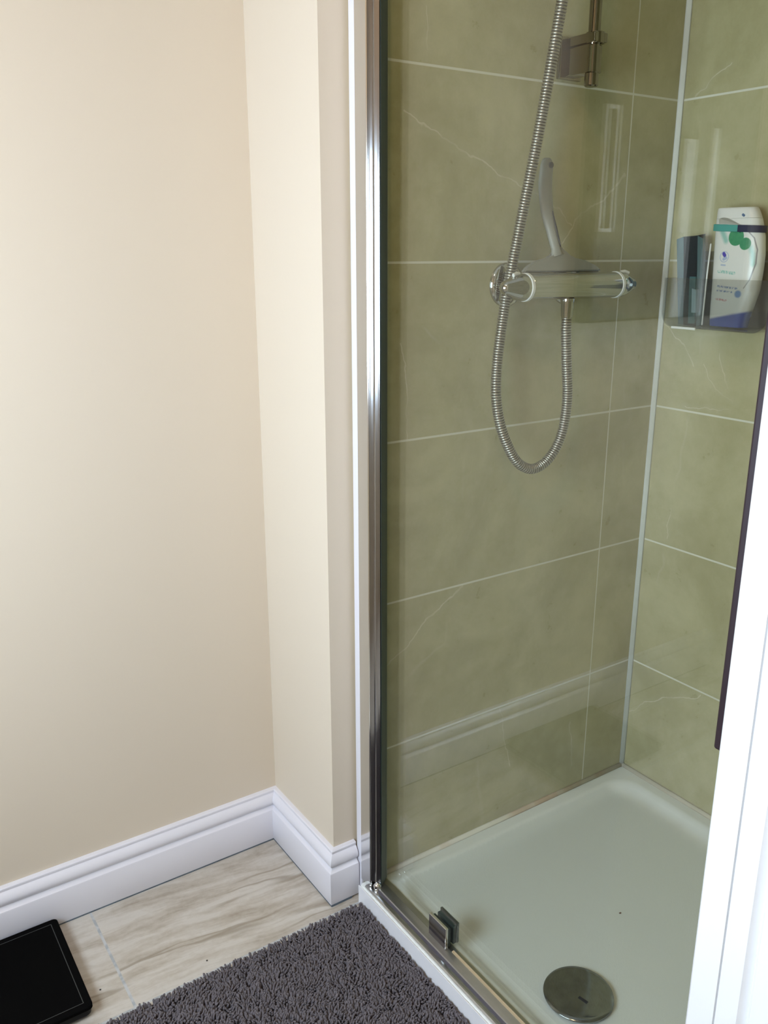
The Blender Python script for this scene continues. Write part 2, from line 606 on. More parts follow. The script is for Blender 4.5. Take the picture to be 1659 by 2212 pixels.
# silicone in the tiled corner and along the tray
bm = BM()
zprism(bm, [(0.0, 0.0), (-0.0085, 0.0), (-0.0065, -0.0022), (-0.0022, -0.0065), (0.0, -0.0085)], 0.042, 2.40)
struct(obj('trim_3', bm, SILI, smooth=True))
bm = BM()
prism(bm, [(0.0, 0.0421), (-0.0080, 0.0421), (-0.0065, 0.0445), (-0.0030, 0.0475), (0.0, 0.0495)],
      lambda p: (-0.725, p[0], p[1]), lambda p: (-0.004, p[0], p[1]))
struct(obj('trim_4', bm, SEALANT, smooth=True))
bm = BM()
prism(bm, [(0.0, 0.0421), (-0.0080, 0.0421), (-0.0065, 0.0445), (-0.0030, 0.0475), (0.0, 0.0495)],
      lambda p: (p[0], -0.004, p[1]), lambda p: (p[0], -0.755, p[1]))
struct(obj('trim_5', bm, SEALANT, smooth=True))

# right hand jamb: white boarded post with two grooves
bm = BM()
JX = -0.790
pts = [(-0.735, -0.756), (JX + 0.003, -0.756), (JX, -0.759),
       (JX, -0.7900), (JX + 0.0055, -0.7912), (JX, -0.7924),
       (JX, -0.8170), (JX + 0.0035, -0.8195), (JX + 0.0095, -0.8240), (JX + 0.0035, -0.8285), (JX, -0.8310),
       (JX, -0.930), (-0.735, -0.930)]
zprism(bm, pts, 0.0, 2.40)
struct(obj('trim_6', bm, POSTW))

# ceiling lamp (gives the warm top light)
lamp = tag(empty('ceiling_lamp', (-1.50, -0.85, 2.40)), 'round white ceiling lamp above the bathroom floor', 'lamp')
bm = BM()
lathe(bm, (-1.50, -0.85, 2.40), (0, 0, -1), [(0.0, 0.15), (0.03, 0.15), (0.036, 0.144), (0.036, 0.128), (0.02, 0.126)], 40)
obj('lamp_body', bm, POSTW, lamp, True, 40)

# ------------------------------------------------------------------ shower tray
tray = tag(empty('shower_tray', (-0.38, -0.38, 0.0)), 'square white shower tray with a low front edge beside the grey mat', 'shower tray')


def rrect(x0, x1, y0, y1, r, z, k=8):
    out = []
    for cx, cy, a0 in ((x1 - r, y1 - r, 0), (x0 + r, y1 - r, 90), (x0 + r, y0 + r, 180), (x1 - r, y0 + r, 270)):
        for i in range(k + 1):
            a = math.radians(a0 + 90 * i / k)
            out.append((cx + r * math.cos(a), cy + r * math.sin(a), z))
    return out


bm = BM()
X0, X1, Y0, Y1 = -0.7585, -0.001, -0.755, 0.0
rr = [rrect(X0, X1, Y0, Y1, 0.004, 0.0), rrect(X0, X1, Y0, Y1, 0.004, 0.0385), rrect(X0 + 0.0035, X1, Y0, Y1, 0.004, 0.042)]
for dx, z in ((0.028, 0.0420), (0.032, 0.0414), (0.037, 0.0390), (0.043, 0.0340), (0.050, 0.0285), (0.058, 0.0255), (0.070, 0.0245)):
    rr.append(rrect(X0 + dx + 0.030, X1 - dx, Y0 + dx, Y1 - dx, max(0.02, 0.055), z))
rings(bm, rr, True)
tb = obj('tray_basin', bm, TRAYM, tray, True, 40)
bm = BM()
box(bm, -0.7602, -0.7588, -0.755, 0.0, 0.001, 0.0415)
obj('tray_upstand', bm, TRAYF, tray)

# drain cover: slightly domed chrome disc
DX, DY, DZ = -0.585, -0.423, 0.0245
drain = tag(empty('drain_cover', (DX, DY, DZ)), 'round tarnished metal drain cover sitting in the white tray', 'drain')
bm = BM()
lathe(bm, (DX, DY, DZ), (0, 0, 1), [(0.0, 0.046), (0.004, 0.048), (0.0045, 0.056), (0.0055, 0.0588), (0.0070, 0.0592), (0.0082, 0.0584),
                                   (0.0095, 0.050), (0.0106, 0.036), (0.0112, 0.022), (0.0115, 0.010), (0.01155, 0.0)], 72)
obj('cover_disc', bm, simple('tarnished_drain_chrome', (0.27, 0.285, 0.28, 1), 0.10, 1.0, noise=0.30, scale=70), drain, True, 50)
bm = BM()
box(bm, -0.0085, 0.0085, -0.0028, 0.0028, -0.0004, 0.0006, 0.0002, 1)
bmesh.ops.rotate(bm, verts=bm.verts, cent=(0, 0, 0), matrix=Matrix.Rotation(math.radians(-78), 3, 'Z'))
bmesh.ops.translate(bm, verts=bm.verts, vec=(DX - 0.0065, DY - 0.0165, DZ + 0.0112))
obj('black_bar_mark', bm, BLACKM, drain)  # short black mark laid on the disc
bm = BM()
lathe(bm, (-0.374, -0.329, 0.0245), (0, 0, 1), [(0.0, 0.0012), (0.0008, 0.0019), (0.0016, 0.0012), (0.0018, 0.0)], 8)
bmesh.ops.scale(bm, vec=(1.5, 1.0, 1.0), verts=bm.verts, space=Matrix.Translation((0.374, 0.329, -0.0245)))
tag(obj('dirt_speck', bm, simple('brown_speck', (0.13, 0.06, 0.03, 1), 0.7)), 'tiny brown speck of dirt lying in the white shower tray', 'speck')

# ------------------------------------------------------------------ shower door frame and door
frame = tag(empty('shower_enclosure', (-0.73, -0.38, 0.042)), 'clear glass shower door in a tall chrome channel on the tray edge', 'shower enclosure')
ZT = 2.02
bm = BM()
zprism(bm, [(-0.7450, 0.0125), (-0.7462, 0.0110), (-0.7462, -0.0205), (-0.7450, -0.0220), (-0.7430, -0.0222), (-0.7380, -0.0150), (-0.7380, 0.0125)], 0.044, ZT)
obj('wall_channel', bm, CHANM, frame)
# fluted, slightly rounded front moulding at 45 degrees
bm = BM()
c0, c1 = Vector((-0.7452, -0.0235)), Vector((-0.7337, -0.0385))
dirv = c1 - c0
nrm = Vector((dirv.y, -dirv.x)).normalized()
if nrm.x > 0:
    nrm = -nrm
prof = []
for i in range(13):
    t = i / 12
    h = 0.0005 * math.sin(PI * t)
    for cen in (0.04, 0.5, 0.96):
        h -= 0.0007 * max(0.0, 1 - abs(t - cen) / 0.05)
    q = c0 + dirv * t + nrm * h
    prof.append((q.x, q.y))
prof += [(-0.7320, -0.0368), (-0.7375, -0.0140)]
zprism(bm, prof, 0.060, ZT)
obj('front_moulding', bm, CHROME_S, frame)
bm = BM()
zprism(bm, [(-0.7315, -0.0375), (-0.7305, -0.0380), (-0.7060, -0.0200), (-0.7060, 0.0), (-0.7360, 0.0), (-0.7360, -0.0160)], 0.050, ZT)
obj('gasket', bm, SEAL, frame)
bm = BM()
lathe(bm, (-0.7375, -0.0330, 0.044), (0, 0, 1), [(0.0, 0.0075), (0.010, 0.0078), (0.014, 0.0055), (0.017, 0.0)], 20)
obj('channel_foot', bm, CHANM, frame, True, 40)
bm = BM()
tp = [(-0.7530, 0.0415), (-0.7530, 0.0440), (-0.7505, 0.0458), (-0.7475, 0.0458), (-0.7455, 0.0440), (-0.7400, 0.0434), (-0.7370, 0.0440), (-0.7350, 0.0470),
      (-0.7290, 0.0480), (-0.7190, 0.0490), (-0.7175, 0.0475), (-0.7060, 0.0465), (-0.7040, 0.0440), (-0.7040, 0.0415)]
prism(bm, tp, lambda p: (p[0], -0.012, p[1]), lambda p: (p[0], -0.755, p[1]))
obj('bottom_track', bm, TRACKM, frame)
bm = BM()
prism(bm, [(-0.7412, 0.0434), (-0.7412, 0.0446), (-0.7362, 0.0450), (-0.7362, 0.0434)], lambda p: (p[0], -0.040, p[1]), lambda p: (p[0], -0.755, p[1]))
obj('track_gasket', bm, simple('track_gasket_grey', (0.085, 0.08, 0.095, 1), 0.45), frame)
bm = BM()
prism(bm, [(-0.7190, 0.0486), (-0.7190, 0.0505), (-0.7150, 0.0515), (-0.7140, 0.0486)], lambda p: (p[0], -0.245, p[1]), lambda p: (p[0], -0.755, p[1]))
obj('yellowed_seal', bm, simple('yellowed_seal', (0.42, 0.33, 0.20, 1), 0.4, noise=0.15, scale=30), frame)['label'] = 'yellowed strip of door seal'

bm = BM()
box(bm, -0.7130, -0.7070, -0.745, -0.0225, 0.0500, 1.98, 0.0006, 1)
door = obj('glass_door', bm, GLASS, frame)
door['label'] = 'clear greenish glass door pane'
# square clamp on the lower edge of the glass: outer and inner plate
bm = BM()
box(bm, -0.7260, -0.7200, -0.2350, -0.1850, 0.0495, 0.0935, 0.0012)
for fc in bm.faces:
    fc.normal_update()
    fc.material_index = 0 if fc.normal.x < -0.97 else 1  # front dark as a painted reflection, sides bright as edge highlights
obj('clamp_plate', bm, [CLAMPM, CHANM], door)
bm = BM()
box(bm, -0.7000, -0.6950, -0.2350, -0.1850, 0.0505, 0.0935, 0.0012)
obj('clamp_plate', bm, simple('clamp_back_metal', (0.16, 0.18, 0.17, 1), 0.3, 1.0), door)
bm = BM()
box(bm, -0.7200, -0.7131, -0.2330, -0.1870, 0.0510, 0.0880)
box(bm, -0.7069, -0.7000, -0.2330, -0.1870, 0.0510, 0.0880)
obj('clamp_packing', bm, SEAL, door)
# long dark upright pull near the free edge of the glass
bm = BM()
box(bm, -0.7420, -0.7290, -0.7445, -0.7188, 0.713, 1.36, 0.003)
box(bm, -0.7300, -0.7131, -0.7400, -0.7280, 0.780, 0.800)
box(bm, -0.7300, -0.7131, -0.7400, -0.7280, 1.280, 1.300)
obj('door_pull', bm, DARKBAR, door)['label'] = 'dark plum upright pull bar'

# ------------------------------------------------------------------ thermostatic bar valve
AZ, AY = 1.1830, -0.065
valve = tag(empty('shower_valve', (-0.335, 0.0, AZ)), 'chrome bar shower valve with rounded end handles on the tiled wall', 'shower valve')
bm = BM()
lathe(bm, (-0.4460, AY, AZ), (1, 0, 0), [(0.0, 0.0215), (0.002, 0.0233), (0.2195, 0.0233), (0.2215, 0.0215)], 48)
obj('bar_body', bm, CHROME, valve, True, 35)
hp = [(0.0, 0.0228), (0.004, 0.0234), (0.012, 0.0228), (0.021, 0.0205), (0.029, 0.0175), (0.0350, 0.0148), (0.0395, 0.0130), (0.0440, 0.0117), (0.0480, 0.0095), (0.0505, 0.0062), (0.0520, 0.0028), (0.0524, 0.0)]
for sx, x in ((-1, -0.4510), (1, -0.2195)):
    bm = BM()
    lathe(bm, (x, AY, AZ), (sx, 0, 0), hp, 48)
    h = obj('handle', bm, CHROME, valve, True, 50)
    bm = BM()
    lathe(bm, (x, AY, AZ), (-sx, 0, 0), [(-0.0010, 0.0236), (-0.0004, 0.0244), (0.0050, 0.0244), (0.0056, 0.0236)], 48)
    obj('white_ring', bm, WPLAST, valve, True, 35)['label'] = 'white plastic ring'
    bm = BM()
    P = [Vector((x + sx * 0.012, AY, AZ + 0.0225)), Vector((x + sx * 0.020, AY - 0.002, AZ + 0.0235)), Vector((x + sx * 0.029, AY - 0.004, AZ + 0.0205))]
    sweep(bm, P, lambda i: (0.0034, 0.0026), 12)
    obj('stop_button', bm, WPLAST, h, True, 60)['label'] = 'small white stop button'
for x in (-0.4350, -0.2850):
    bm = BM()
    lathe(bm, (x, 0.0, AZ + 0.002), (0, -1, 0), [(0.0005, 0.0390), (0.003, 0.0390), (0.0065, 0.0370), (0.0095, 0.0310), (0.0115, 0.0220), (0.0120, 0.0130)], 48)
    obj('wall_plate', bm, CHROME, valve, True, 50)
    bm = BM()
    lathe(bm, (x, -0.012, AZ), (0, -1, 0), [(0.0, 0.0125), (0.034, 0.0125)], 24)
    obj('inlet', bm, CHROME, valve, True, 40)
# outlet under the bar
bm = BM()
lathe(bm, (-0.3430, AY, AZ - 0.0215), (0, 0, -1), [(0.0, 0.0125), (0.003, 0.0130), (0.008, 0.0118), (0.030, 0.0108), (0.034, 0.0100), (0.036, 0.0085)], 32)
obj('outlet', bm, CHROME, valve, True, 40)

# ------------------------------------------------------------------ hose
hose = tag(empty('shower_hose', (-0.343, AY, 1.125)), 'ribbed metal shower hose looping down from the bar valve', 'hose')
HP = [(-0.3430, -0.065, 1.1285), (-0.3420, -0.065, 1.0994), (-0.3345, -0.064, 1.0400), (-0.3268, -0.063, 0.9800), (-0.3300, -0.061, 0.9250), (-0.3440, -0.059, 0.8860), (-0.3700, -0.057, 0.8590),
      (-0.4031, -0.055, 0.8505), (-0.4370, -0.053, 0.8680), (-0.4625, -0.050, 0.9060), (-0.4790, -0.046, 0.9500), (-0.4865, -0.043, 0.9991), (-0.4820, -0.038, 1.0480), (-0.4735, -0.034, 1.0950),
      (-0.4610, -0.031, 1.1620), (-0.4530, -0.032, 1.2063), (-0.4367, -0.040, 1.3139), (-0.4180, -0.050, 1.4392), (-0.3997, -0.070, 1.6313), (-0.3940, -0.085, 1.7500), (-0.3800, -0.095, 1.8600), (-0.3500, -0.090, 1.9300)]
path = resample(catmull(HP, 14), 0.00094)
bm = BM()
RP = (0.0072, 0.0093, 0.0098, 0.0098, 0.0093)
sweep(bm, path, lambda i: RP[i % 5], 14)
bm.faces.ensure_lookup_table()
for k, fc in enumerate(bm.faces):
    fc.material_index = 1 if (k // 14) % 5 in (0, 4) else 0
ho = obj('hose_tube', bm, [HOSEM, GROOVE], hose, True)
# ------------------------------------------------------------------ riser rail
rail = tag(empty('riser_rail', (-0.312, -0.060, 1.51)), 'upright chrome riser rail with a clamp bracket on the tiled wall', 'shower rail')
bm = BM()
lathe(bm, (-0.3120, -0.060, 1.5320), (0, 0, 1), [(0.0, 0.0102), (0.60, 0.0102)], 32)
obj('rail_tube', bm, RAILM, rail, True, 40)
bm = BM()
lathe(bm, (-0.3120, -0.060, 1.5130), (0, 0, 1), [(0.0, 0.0095), (0.002, 0.0118), (0.0205, 0.0118), (0.022, 0.0104)], 32)
obj('end_cap', bm, RAILM, rail, True, 40)
bm = BM()
box(bm, -0.3260, -0.2960, -0.0660, 0.0, 1.5345, 1.5780, 0.0015)
obj('bracket_arm', bm, RAILM, rail)
bm = BM()
box(bm, -0.3265, -0.2955, -0.0760, 0.0, 1.5800, 1.5950, 0.0015)
lathe(bm, (-0.3110, -0.062, 1.5790), (0, 0, 1), [(0.0, 0.0158), (0.017, 0.0158)], 32)
obj('bracket_cap', bm, RAILM, rail)
bm = BM()
box(bm, -0.3380, -0.2840, -0.0090, 0.0, 1.5310, 1.5980, 0.002)
obj('wall_flange', bm, RAILM, rail)

# ------------------------------------------------------------------ squeegee on the valve
sq = tag(empty('squeegee', (-0.352, -0.055, 1.207)), 'grey plastic squeegee leaning on the tiles on top of the bar valve', 'squeegee')
bm = BM()
top, N = [], 28
xc = -0.3520
for i in range(N + 1):
    t = -1 + 2 * i / N
    xh = 0.094 * t
    arc = 1.2110 + 0.0215 * max(0.0, 1 - abs(t) ** 2.7)
    nk = 0.022 * math.exp(-(t / 0.14) ** 2)
    top.append((xc + xh, arc + nk))
outl = [(xc + 0.096, 1.2085)] + top[::-1] + [(xc - 0.096, 1.2085)]


def lean(p):
    return -0.0555 + max(0.0, p[1] - 1.212) * 0.34


prism(bm, outl, lambda p: (p[0], lean(p) - 0.0055, p[1]), lambda p: (p[0], lean(p) + 0.0045, p[1]))
bmesh.ops.bevel(bm, geom=[e for e in bm.edges if len(e.link_faces) == 2 and any(len(f.verts) > 6 for f in e.link_faces)], offset=0.0022, segments=2, affect='EDGES')
obj('squeegee_head', bm, GREYP, sq, True, 40)
bm = BM()
SP = [(-0.3600, -0.0500, 1.2350), (-0.3620, -0.0470, 1.2480), (-0.3650, -0.0370, 1.2770), (-0.3665, -0.0250, 1.3117), (-0.3670, -0.0180, 1.3536), (-0.3668, -0.0185, 1.3820), (-0.3666, -0.0190, 1.4000)]
sp = catmull(SP, 8)
W = {0: 0.0130, 8: 0.0090, 16: 0.0098, 24: 0.0138, 32: 0.0148, 40: 0.0138, 48: 0.0050}


def hw(i):
    a = min(40, i // 8 * 8)
    t = (i - a) / 8
    r = W[a] * (1 - t) + W[a + 8] * t
    if a == 40:
        r = 0.0050 + 0.0088 * math.sqrt(max(0, 1 - t * t))
    return (r, 0.0075 if i < 40 else 0.0075 * (1 - 0.4 * t))


sweep(bm, sp, hw, 20)
hd = obj('grip', bm, GREYP, sq, True, 60)
bm = BM()
lathe(bm, (-0.3630, -0.0240, 1.3880), (0, -1, 0), [(0.0, 0.0052), (0.0028, 0.0052), (0.0028, 0.0)], 20)
obj('hanging_hole_shade', bm, GREYD, sq)  # dark disc stands in for the shade inside the hole
bm = BM()
gp = resample([v + Vector((0.0062, -0.0076, 0)) for v in sp[9:25]], 0.004)
sweep(bm, gp, lambda i: (0.0024 * math.sin(PI * (i + 0.7) / (len(gp) + 0.4)) + 0.0003, 0.0012), 8)
obj('grip_slot_shade', bm, GREYD, hd, True)  # dark sliver painted in for the shaded recess of the grip
bm = BM()
box(bm, xc - 0.093, xc + 0.093, -0.0565, -0.0545, 1.2070, 1.2095)
obj('rubber_blade', bm, GREYD, sq)

# ------------------------------------------------------------------ caddy and what stands in it
caddy = tag(empty('wall_caddy', (-0.04, -0.18, 1.105)), 'smoky clear plastic caddy stuck on the tiled end wall', 'shower caddy')


def rr_yz(y0, y1, z0, z1, r, x, k=6, open_top=True):
    """outline in the y-z plane with rounded lower corners"""
    pts = [(x, y1, z1)]
    for cy, a0 in ((y1 - r, 0), (y0 + r, -90)):
        for i in range(k + 1):
            a = math.radians(a0 - 90 * i / k)
            pts.append((x, cy + r * math.cos(a), z0 + r + r * math.sin(a)))
    pts.append((x, y0, z1))
    return pts


def wall_strip(bm, out, inn, x0, x1):
    n = len(out)
    a0 = [bm.verts.new((x0, p[1], p[2])) for p in out]
    a1 = [bm.verts.new((x1, p[1], p[2])) for p in out]
    b0 = [bm.verts.new((x0, p[1], p[2])) for p in inn]
    b1 = [bm.verts.new((x1, p[1], p[2])) for p in inn]
    for i in range(n - 1):
        bm.faces.new((a0[i], a0[i + 1], a1[i + 1], a1[i]))
        bm.faces.new((b0[i], b1[i], b1[i + 1], b0[i + 1]))
        bm.faces.new((a0[i], b0[i], b0[i + 1], a0[i + 1]))
        bm.faces.new((a1[i], a1[i + 1], b1[i + 1], b1[i]))
    for i in (0, n - 1):
        bm.faces.new((a0[i], a1[i], b1[i], b0[i]))


def yzplate(bm, pts, x0, x1):
    prism(bm, [(p[1], p[2]) for p in pts], lambda p: (x0, p[0], p[1]), lambda p: (x1, p[0], p[1]))


bm = BM()
yzplate(bm, rr_yz(-0.2960, -0.0670, 1.1010, 1.1935, 0.028, 0), -0.0835, -0.0810)
obj('front_panel', bm, CADDY, caddy)
bm = BM()
wall_strip(bm, rr_yz(-0.2960, -0.0670, 1.1010, 1.1935, 0.028, 0), rr_yz(-0.2938, -0.0692, 1.1034, 1.1935, 0.026, 0), -0.0810, -0.0040)
obj('trough', bm, CADDY, caddy)
bm = BM()
yzplate(bm, rr_yz(-0.2960, -0.0670, 1.1010, 1.2430, 0.028, 0), -0.0040, -0.0015)
obj('back_panel', bm, CADDY, caddy)
bm = BM()
box(bm, -0.0870, -0.0830, -0.1500, -0.0950, 1.0985, 1.1030, 0.001)
obj('front_lip', bm, WPLAST, caddy)['label'] = 'pale lip under the front panel'


# shampoo bottle
def bottle_material():
    n = NT('printed_white_bottle')
    p, x, y, z = n.pos()
    col = (0.80, 0.78, 0.72, 1)

    def add(mask, c):
        nonlocal col
        col = n.mix(mask, col, c)

    def disc(cy, cz, r, soft=0.0006):
        dy = n.m('SUBTRACT', y, cy)
        dz = n.m('SUBTRACT', z, cz)
        return n.ss(n.m('SQRT', n.m('MULTIPLY_ADD', dy, dy, n.m('MULTIPLY', dz, dz))), r - soft, r + soft, 1.0, 0.0)

    def path(pts, wd, soft=0.0006):
        d = None
        for a, b in zip(pts[:-1], pts[1:]):
            q = n.seg(y, z, a, b)
            d = q if d is None else n.m('MINIMUM', d, q)
        return n.ss(d, wd - soft, wd + soft, 1.0, 0.0)
    # pale leaves behind the fruit
    add(n.m('MULTIPLY', path([(-0.164, 1.2799), (-0.1752, 1.2618)], 0.005, 0.004), 0.75), (0.20, 0.52, 0.42, 1))
    add(n.m('MULTIPLY', path([(-0.2259, 1.2493), (-0.2310, 1.2380), (-0.2340, 1.2200)], 0.004, 0.004), 0.7), (0.25, 0.56, 0.46, 1))
    # two green apples
    g = n.mix(n.noise(p, 90.0, 2.0), (0.02, 0.20, 0.10, 1), (0.10, 0.38, 0.17, 1))
    add(disc(-0.2154, 1.2560, 0.0108), g)
    add(disc(-0.1960, 1.2680, 0.0155), g)
    add(path([(-0.1995, 1.2835), (-0.2030, 1.2770)], 0.0018), (0.01, 0.08, 0.05, 1))
    # silver swoosh
    add(path([(-0.2130, 1.2830), (-0.2300, 1.2660), (-0.2372, 1.2453), (-0.2375, 1.2213), (-0.2310, 1.1937), (-0.2220, 1.178)], 0.0010), (0.33, 0.31, 0.30, 1))
    # round emblem
    add(n.m('MULTIPLY', n.m('SUBTRACT', disc(-0.175, 1.233, 0.0100), disc(-0.175, 1.233, 0.0086)), 0.6), (0.25, 0.35, 0.60, 1))
    add(path([(-0.1735, 1.2385), (-0.1760, 1.2355)], 0.0034), (0.10, 0.08, 0.42, 1))
    add(n.m('MULTIPLY', path([(-0.1745, 1.2290), (-0.1790, 1.2310)], 0.0028), 0.7), (0.30, 0.40, 0.65, 1))
    add(n.m('MULTIPLY', path([(-0.1700, 1.2185), (-0.1790, 1.2180)], 0.0014), 0.6), (0.25, 0.35, 0.60, 1))
    # faded print
    br = n.ss(n.noise(n.vec(0.0, y, n.m('MULTIPLY', z, 0.3)), 520.0, 1.0), 0.40, 0.55)
    add(n.m('MULTIPLY', n.m('MULTIPLY', path([(-0.1650, 1.2070), (-0.2000, 1.2040)], 0.0028), br), 0.8), (0.18, 0.50, 0.40, 1))
    add(n.m('MULTIPLY', n.m('MULTIPLY', path([(-0.1670, 1.1800), (-0.2080, 1.1770)], 0.0018), br), 0.8), (0.10, 0.18, 0.42, 1))
    add(n.m('MULTIPLY', n.m('MULTIPLY', path([(-0.1670, 1.1720), (-0.2000, 1.1700)], 0.0015), br), 0.8), (0.10, 0.18, 0.42, 1))
    add(n.m('MULTIPLY', n.m('MULTIPLY', path([(-0.1670, 1.1565), (-0.1890, 1.1545)], 0.0018), br), 0.8), (0.60, 0.18, 0.20, 1))
    add(n.m('MULTIPLY', disc(-0.2120, 1.1670, 0.0065, 0.002), 0.8), (0.08, 0.22, 0.52, 1))
    # deep blue foot
    line = n.m('SUBTRACT', n.m('MULTIPLY_ADD', n.m('ADD', y, 0.1577), -0.22, 1.1210), z)
    add(n.ss(line, -0.002, 0.004), (0.003, 0.055, 0.36, 1))
    # mark on the closed top
    add(path([(-0.2040, 1.3065), (-0.2060, 1.3050)], 0.0022), (0.10, 0.16, 0.28, 1))
    add(n.m('MULTIPLY', path([(-0.2020, 1.3115), (-0.2090, 1.3115)], 0.0006), 0.5), (0.10, 0.16, 0.28, 1))
    n.principled(col, 0.26, 0.0, None, 0.5)
    return n.mat


BL = [(1.1060, -0.1600, -0.2345), (1.1090, -0.1590, -0.2350), (1.1230, -0.1585, -0.2370), (1.1440, -0.1572, -0.2430), (1.1731, -0.1562, -0.2512), (1.2054, -0.1548, -0.2535), (1.2374, -0.1532, -0.2537),
      (1.2690, -0.1518, -0.2495), (1.2900, -0.1512, -0.2430), (1.3005, -0.1512, -0.2395)]
shampoo = tag(empty('shampoo_bottle', (-0.036, -0.20, 1.105)), 'white shampoo bottle with green apples printed, standing in the wall caddy', 'bottle')
BX = -0.0350


def ell(z, ya, yb, dep, n=40):
    cy, hy = (ya + yb) / 2 + 0.0105, abs(ya - yb) / 2
    r = []
    for i in range(n):
        a = 2 * PI * i / n
        ca, sa = math.cos(a), math.sin(a)
        e = 0.72
        r.append((BX + dep * math.copysign(abs(ca) ** e, ca), cy + hy * math.copysign(abs(sa) ** e, sa), z))
    return r


bm = BM()
rr = []
for k, (z, a, b) in enumerate(BL):
    d = 0.0200 if k > 1 else 0.0185
    rr.append(ell(z, a, b, d))
rings(bm, rr)
obj('bottle_body', bm, bottle_material(), shampoo, True, 50)
bm = BM()
rings(bm, [ell(1.3008, -0.1516, -0.2390, 0.0196), ell(1.3100, -0.1516, -0.2345, 0.0192), ell(1.3170, -0.1520, -0.2305, 0.0185), ell(1.3195, -0.1530, -0.2285, 0.0172), ell(1.3200, -0.155, -0.226, 0.015)])
nm = NT('white_bottle_top')
p_, x_, y_, z_ = nm.pos()
mk = nm.ss(nm.seg(y_, z_, (-0.2040, 1.3065), (-0.2060, 1.3050)), 0.0016, 0.0028, 1.0, 0.0)
nm.principled(nm.mix(mk, (0.80, 0.78, 0.73, 1), (0.10, 0.16, 0.28, 1)), 0.28)
obj('bottle_top', bm, nm.mat, shampoo, True, 50)
bm = BM()
ar = [(-0.1560, 1.2920), (-0.1560, 1.3010), (-0.1650, 1.3025), (-0.1760, 1.3015), (-0.1880, 1.2965), (-0.2040, 1.2890), (-0.1900, 1.2890)]


def bx_front(y):
    t = min(1.0, abs(y + 0.186) / 0.0465)
    return BX - 0.0202 * (1 - t ** 2.78) ** 0.36


prism(bm, ar, lambda p: (bx_front(p[0]) - 0.0022, p[0], p[1]), lambda p: (bx_front(p[0]) + 0.001, p[0], p[1]))
obj('silver_patch', bm, simple('bright_silver_foil', (0.92, 0.92, 0.92, 1), 0.30, 0.8, noise=0.03), shampoo)['label'] = 'shiny silver patch under the bottle top'

# two coloured band stretched around the bottle
band = tag(empty('elastic_band', (-0.036, -0.2, 1.28)), 'half teal half navy elastic band stretched around the white bottle', 'band')


def band_part(a0, a1, nseg, name, mat):
    bm = BM()
    vs = []
    for i in range(nseg + 1):
        a = math.radians(a0 + (a1 - a0) * i / nseg)
        row = []
        for off, dz in ((0.0004, -0.0062), (0.0022, -0.0056), (0.0022, 0.0056), (0.0004, 0.0062)):
            ca, sa = math.cos(a), math.sin(a)
            e = 0.72
            cx, cy, hx, hy = BX, -0.1880, 0.0208 + off, 0.0495 + off
            xx = cx + hx * math.copysign(abs(ca) ** e, ca)
            yy = cy + hy * math.copysign(abs(sa) ** e, sa)
            row.append(bm.verts.new((xx, yy, 1.2830 + dz + (yy + 0.1985) * 0.045)))
        vs.append(row)
    for i in range(nseg):
        for k in range(4):
            bm.faces.new((vs[i][k], vs[i][(k + 1) % 4], vs[i + 1][(k + 1) % 4], vs[i + 1][k]))
    bm.faces.new(vs[0])
    bm.faces.new(vs[-1][::-1])
    return obj(name, bm, mat, band, True, 40)


band_part(10, 186.5, 40, 'band_half', simple('teal_elastic', (0.07, 0.34, 0.29, 1), 0.6, noise=0.1))['label'] = 'teal half'
band_part(186.5, 370, 40, 'band_half', simple('navy_elastic', (0.006, 0.008, 0.045, 1), 0.6, noise=0.1))['label'] = 'navy half'

# dark teal bottle with a slanted top
tb_ = tag(empty('shower_gel_bottle', (-0.04, -0.1, 1.104)), 'dark teal slant topped bottle at the left end of the wall caddy', 'bottle')
TEALD = simple('black_teal_plastic', (0.002, 0.006, 0.007, 1), 0.45, noise=0.25, scale=45, spec=0.2)
TEALL = simple('grey_teal_plastic', (0.10, 0.18, 0.19, 1), 0.25, noise=0.12, scale=40)
TEALM = simple('teal_label', (0.05, 0.13, 0.13, 1), 0.3, noise=0.25, scale=60)
bm = BM()


def slant(p):
    y = p[1]
    if y > -0.1085:
        return 1.2635 + (-0.0460 - y) / (0.1085 - 0.0460) * 0.0120
    return 1.2755 - (-0.1085 - y) / (0.1165 - 0.1085) * 0.0090


foot = [(-0.026, -0.0680), (-0.044, -0.0780), (-0.055, -0.0990), (-0.055, -0.1290), (-0.044, -0.1330), (-0.026, -0.1250)]
head = [(-0.026, -0.0460), (-0.044, -0.0560), (-0.0545, -0.0800), (-0.0545, -0.1120), (-0.044, -0.1165), (-0.026, -0.1080)]
va = [bm.verts.new((p[0], p[1], 1.1040)) for p in foot]
vb = [bm.verts.new((p[0], p[1], slant(p))) for p in head]
for i in range(6):
    fc = bm.faces.new((va[i], va[(i + 1) % 6], vb[(i + 1) % 6], vb[i]))
    fc.material_index = 0 if i == 2 else 1
bm.faces.new(va[::-1])
bm.faces.new(vb)
obj('bottle_body', bm, [TEALD, TEALL], tb_)
bm = BM()
prism(bm, [(-0.1125, 1.1080), (-0.1275, 1.1080), (-0.1200, 1.1960), (-0.1060, 1.1960)], lambda p: (-0.0590, p[0], p[1]), lambda p: (-0.0540, p[0], p[1]))
lb = obj('label_panel', bm, TEALM, tb_)
bm = BM()
prism(bm, [(-0.1190, 1.1290), (-0.1290, 1.1290), (-0.1245, 1.1720), (-0.1150, 1.1740)], lambda p: (-0.0605, p[0], p[1]), lambda p: (-0.0500, p[0], p[1]))
obj('label_strip', bm, simple('pale_blue_label', (0.34, 0.46, 0.50, 1), 0.35), tb_)['label'] = 'pale blue label strip'
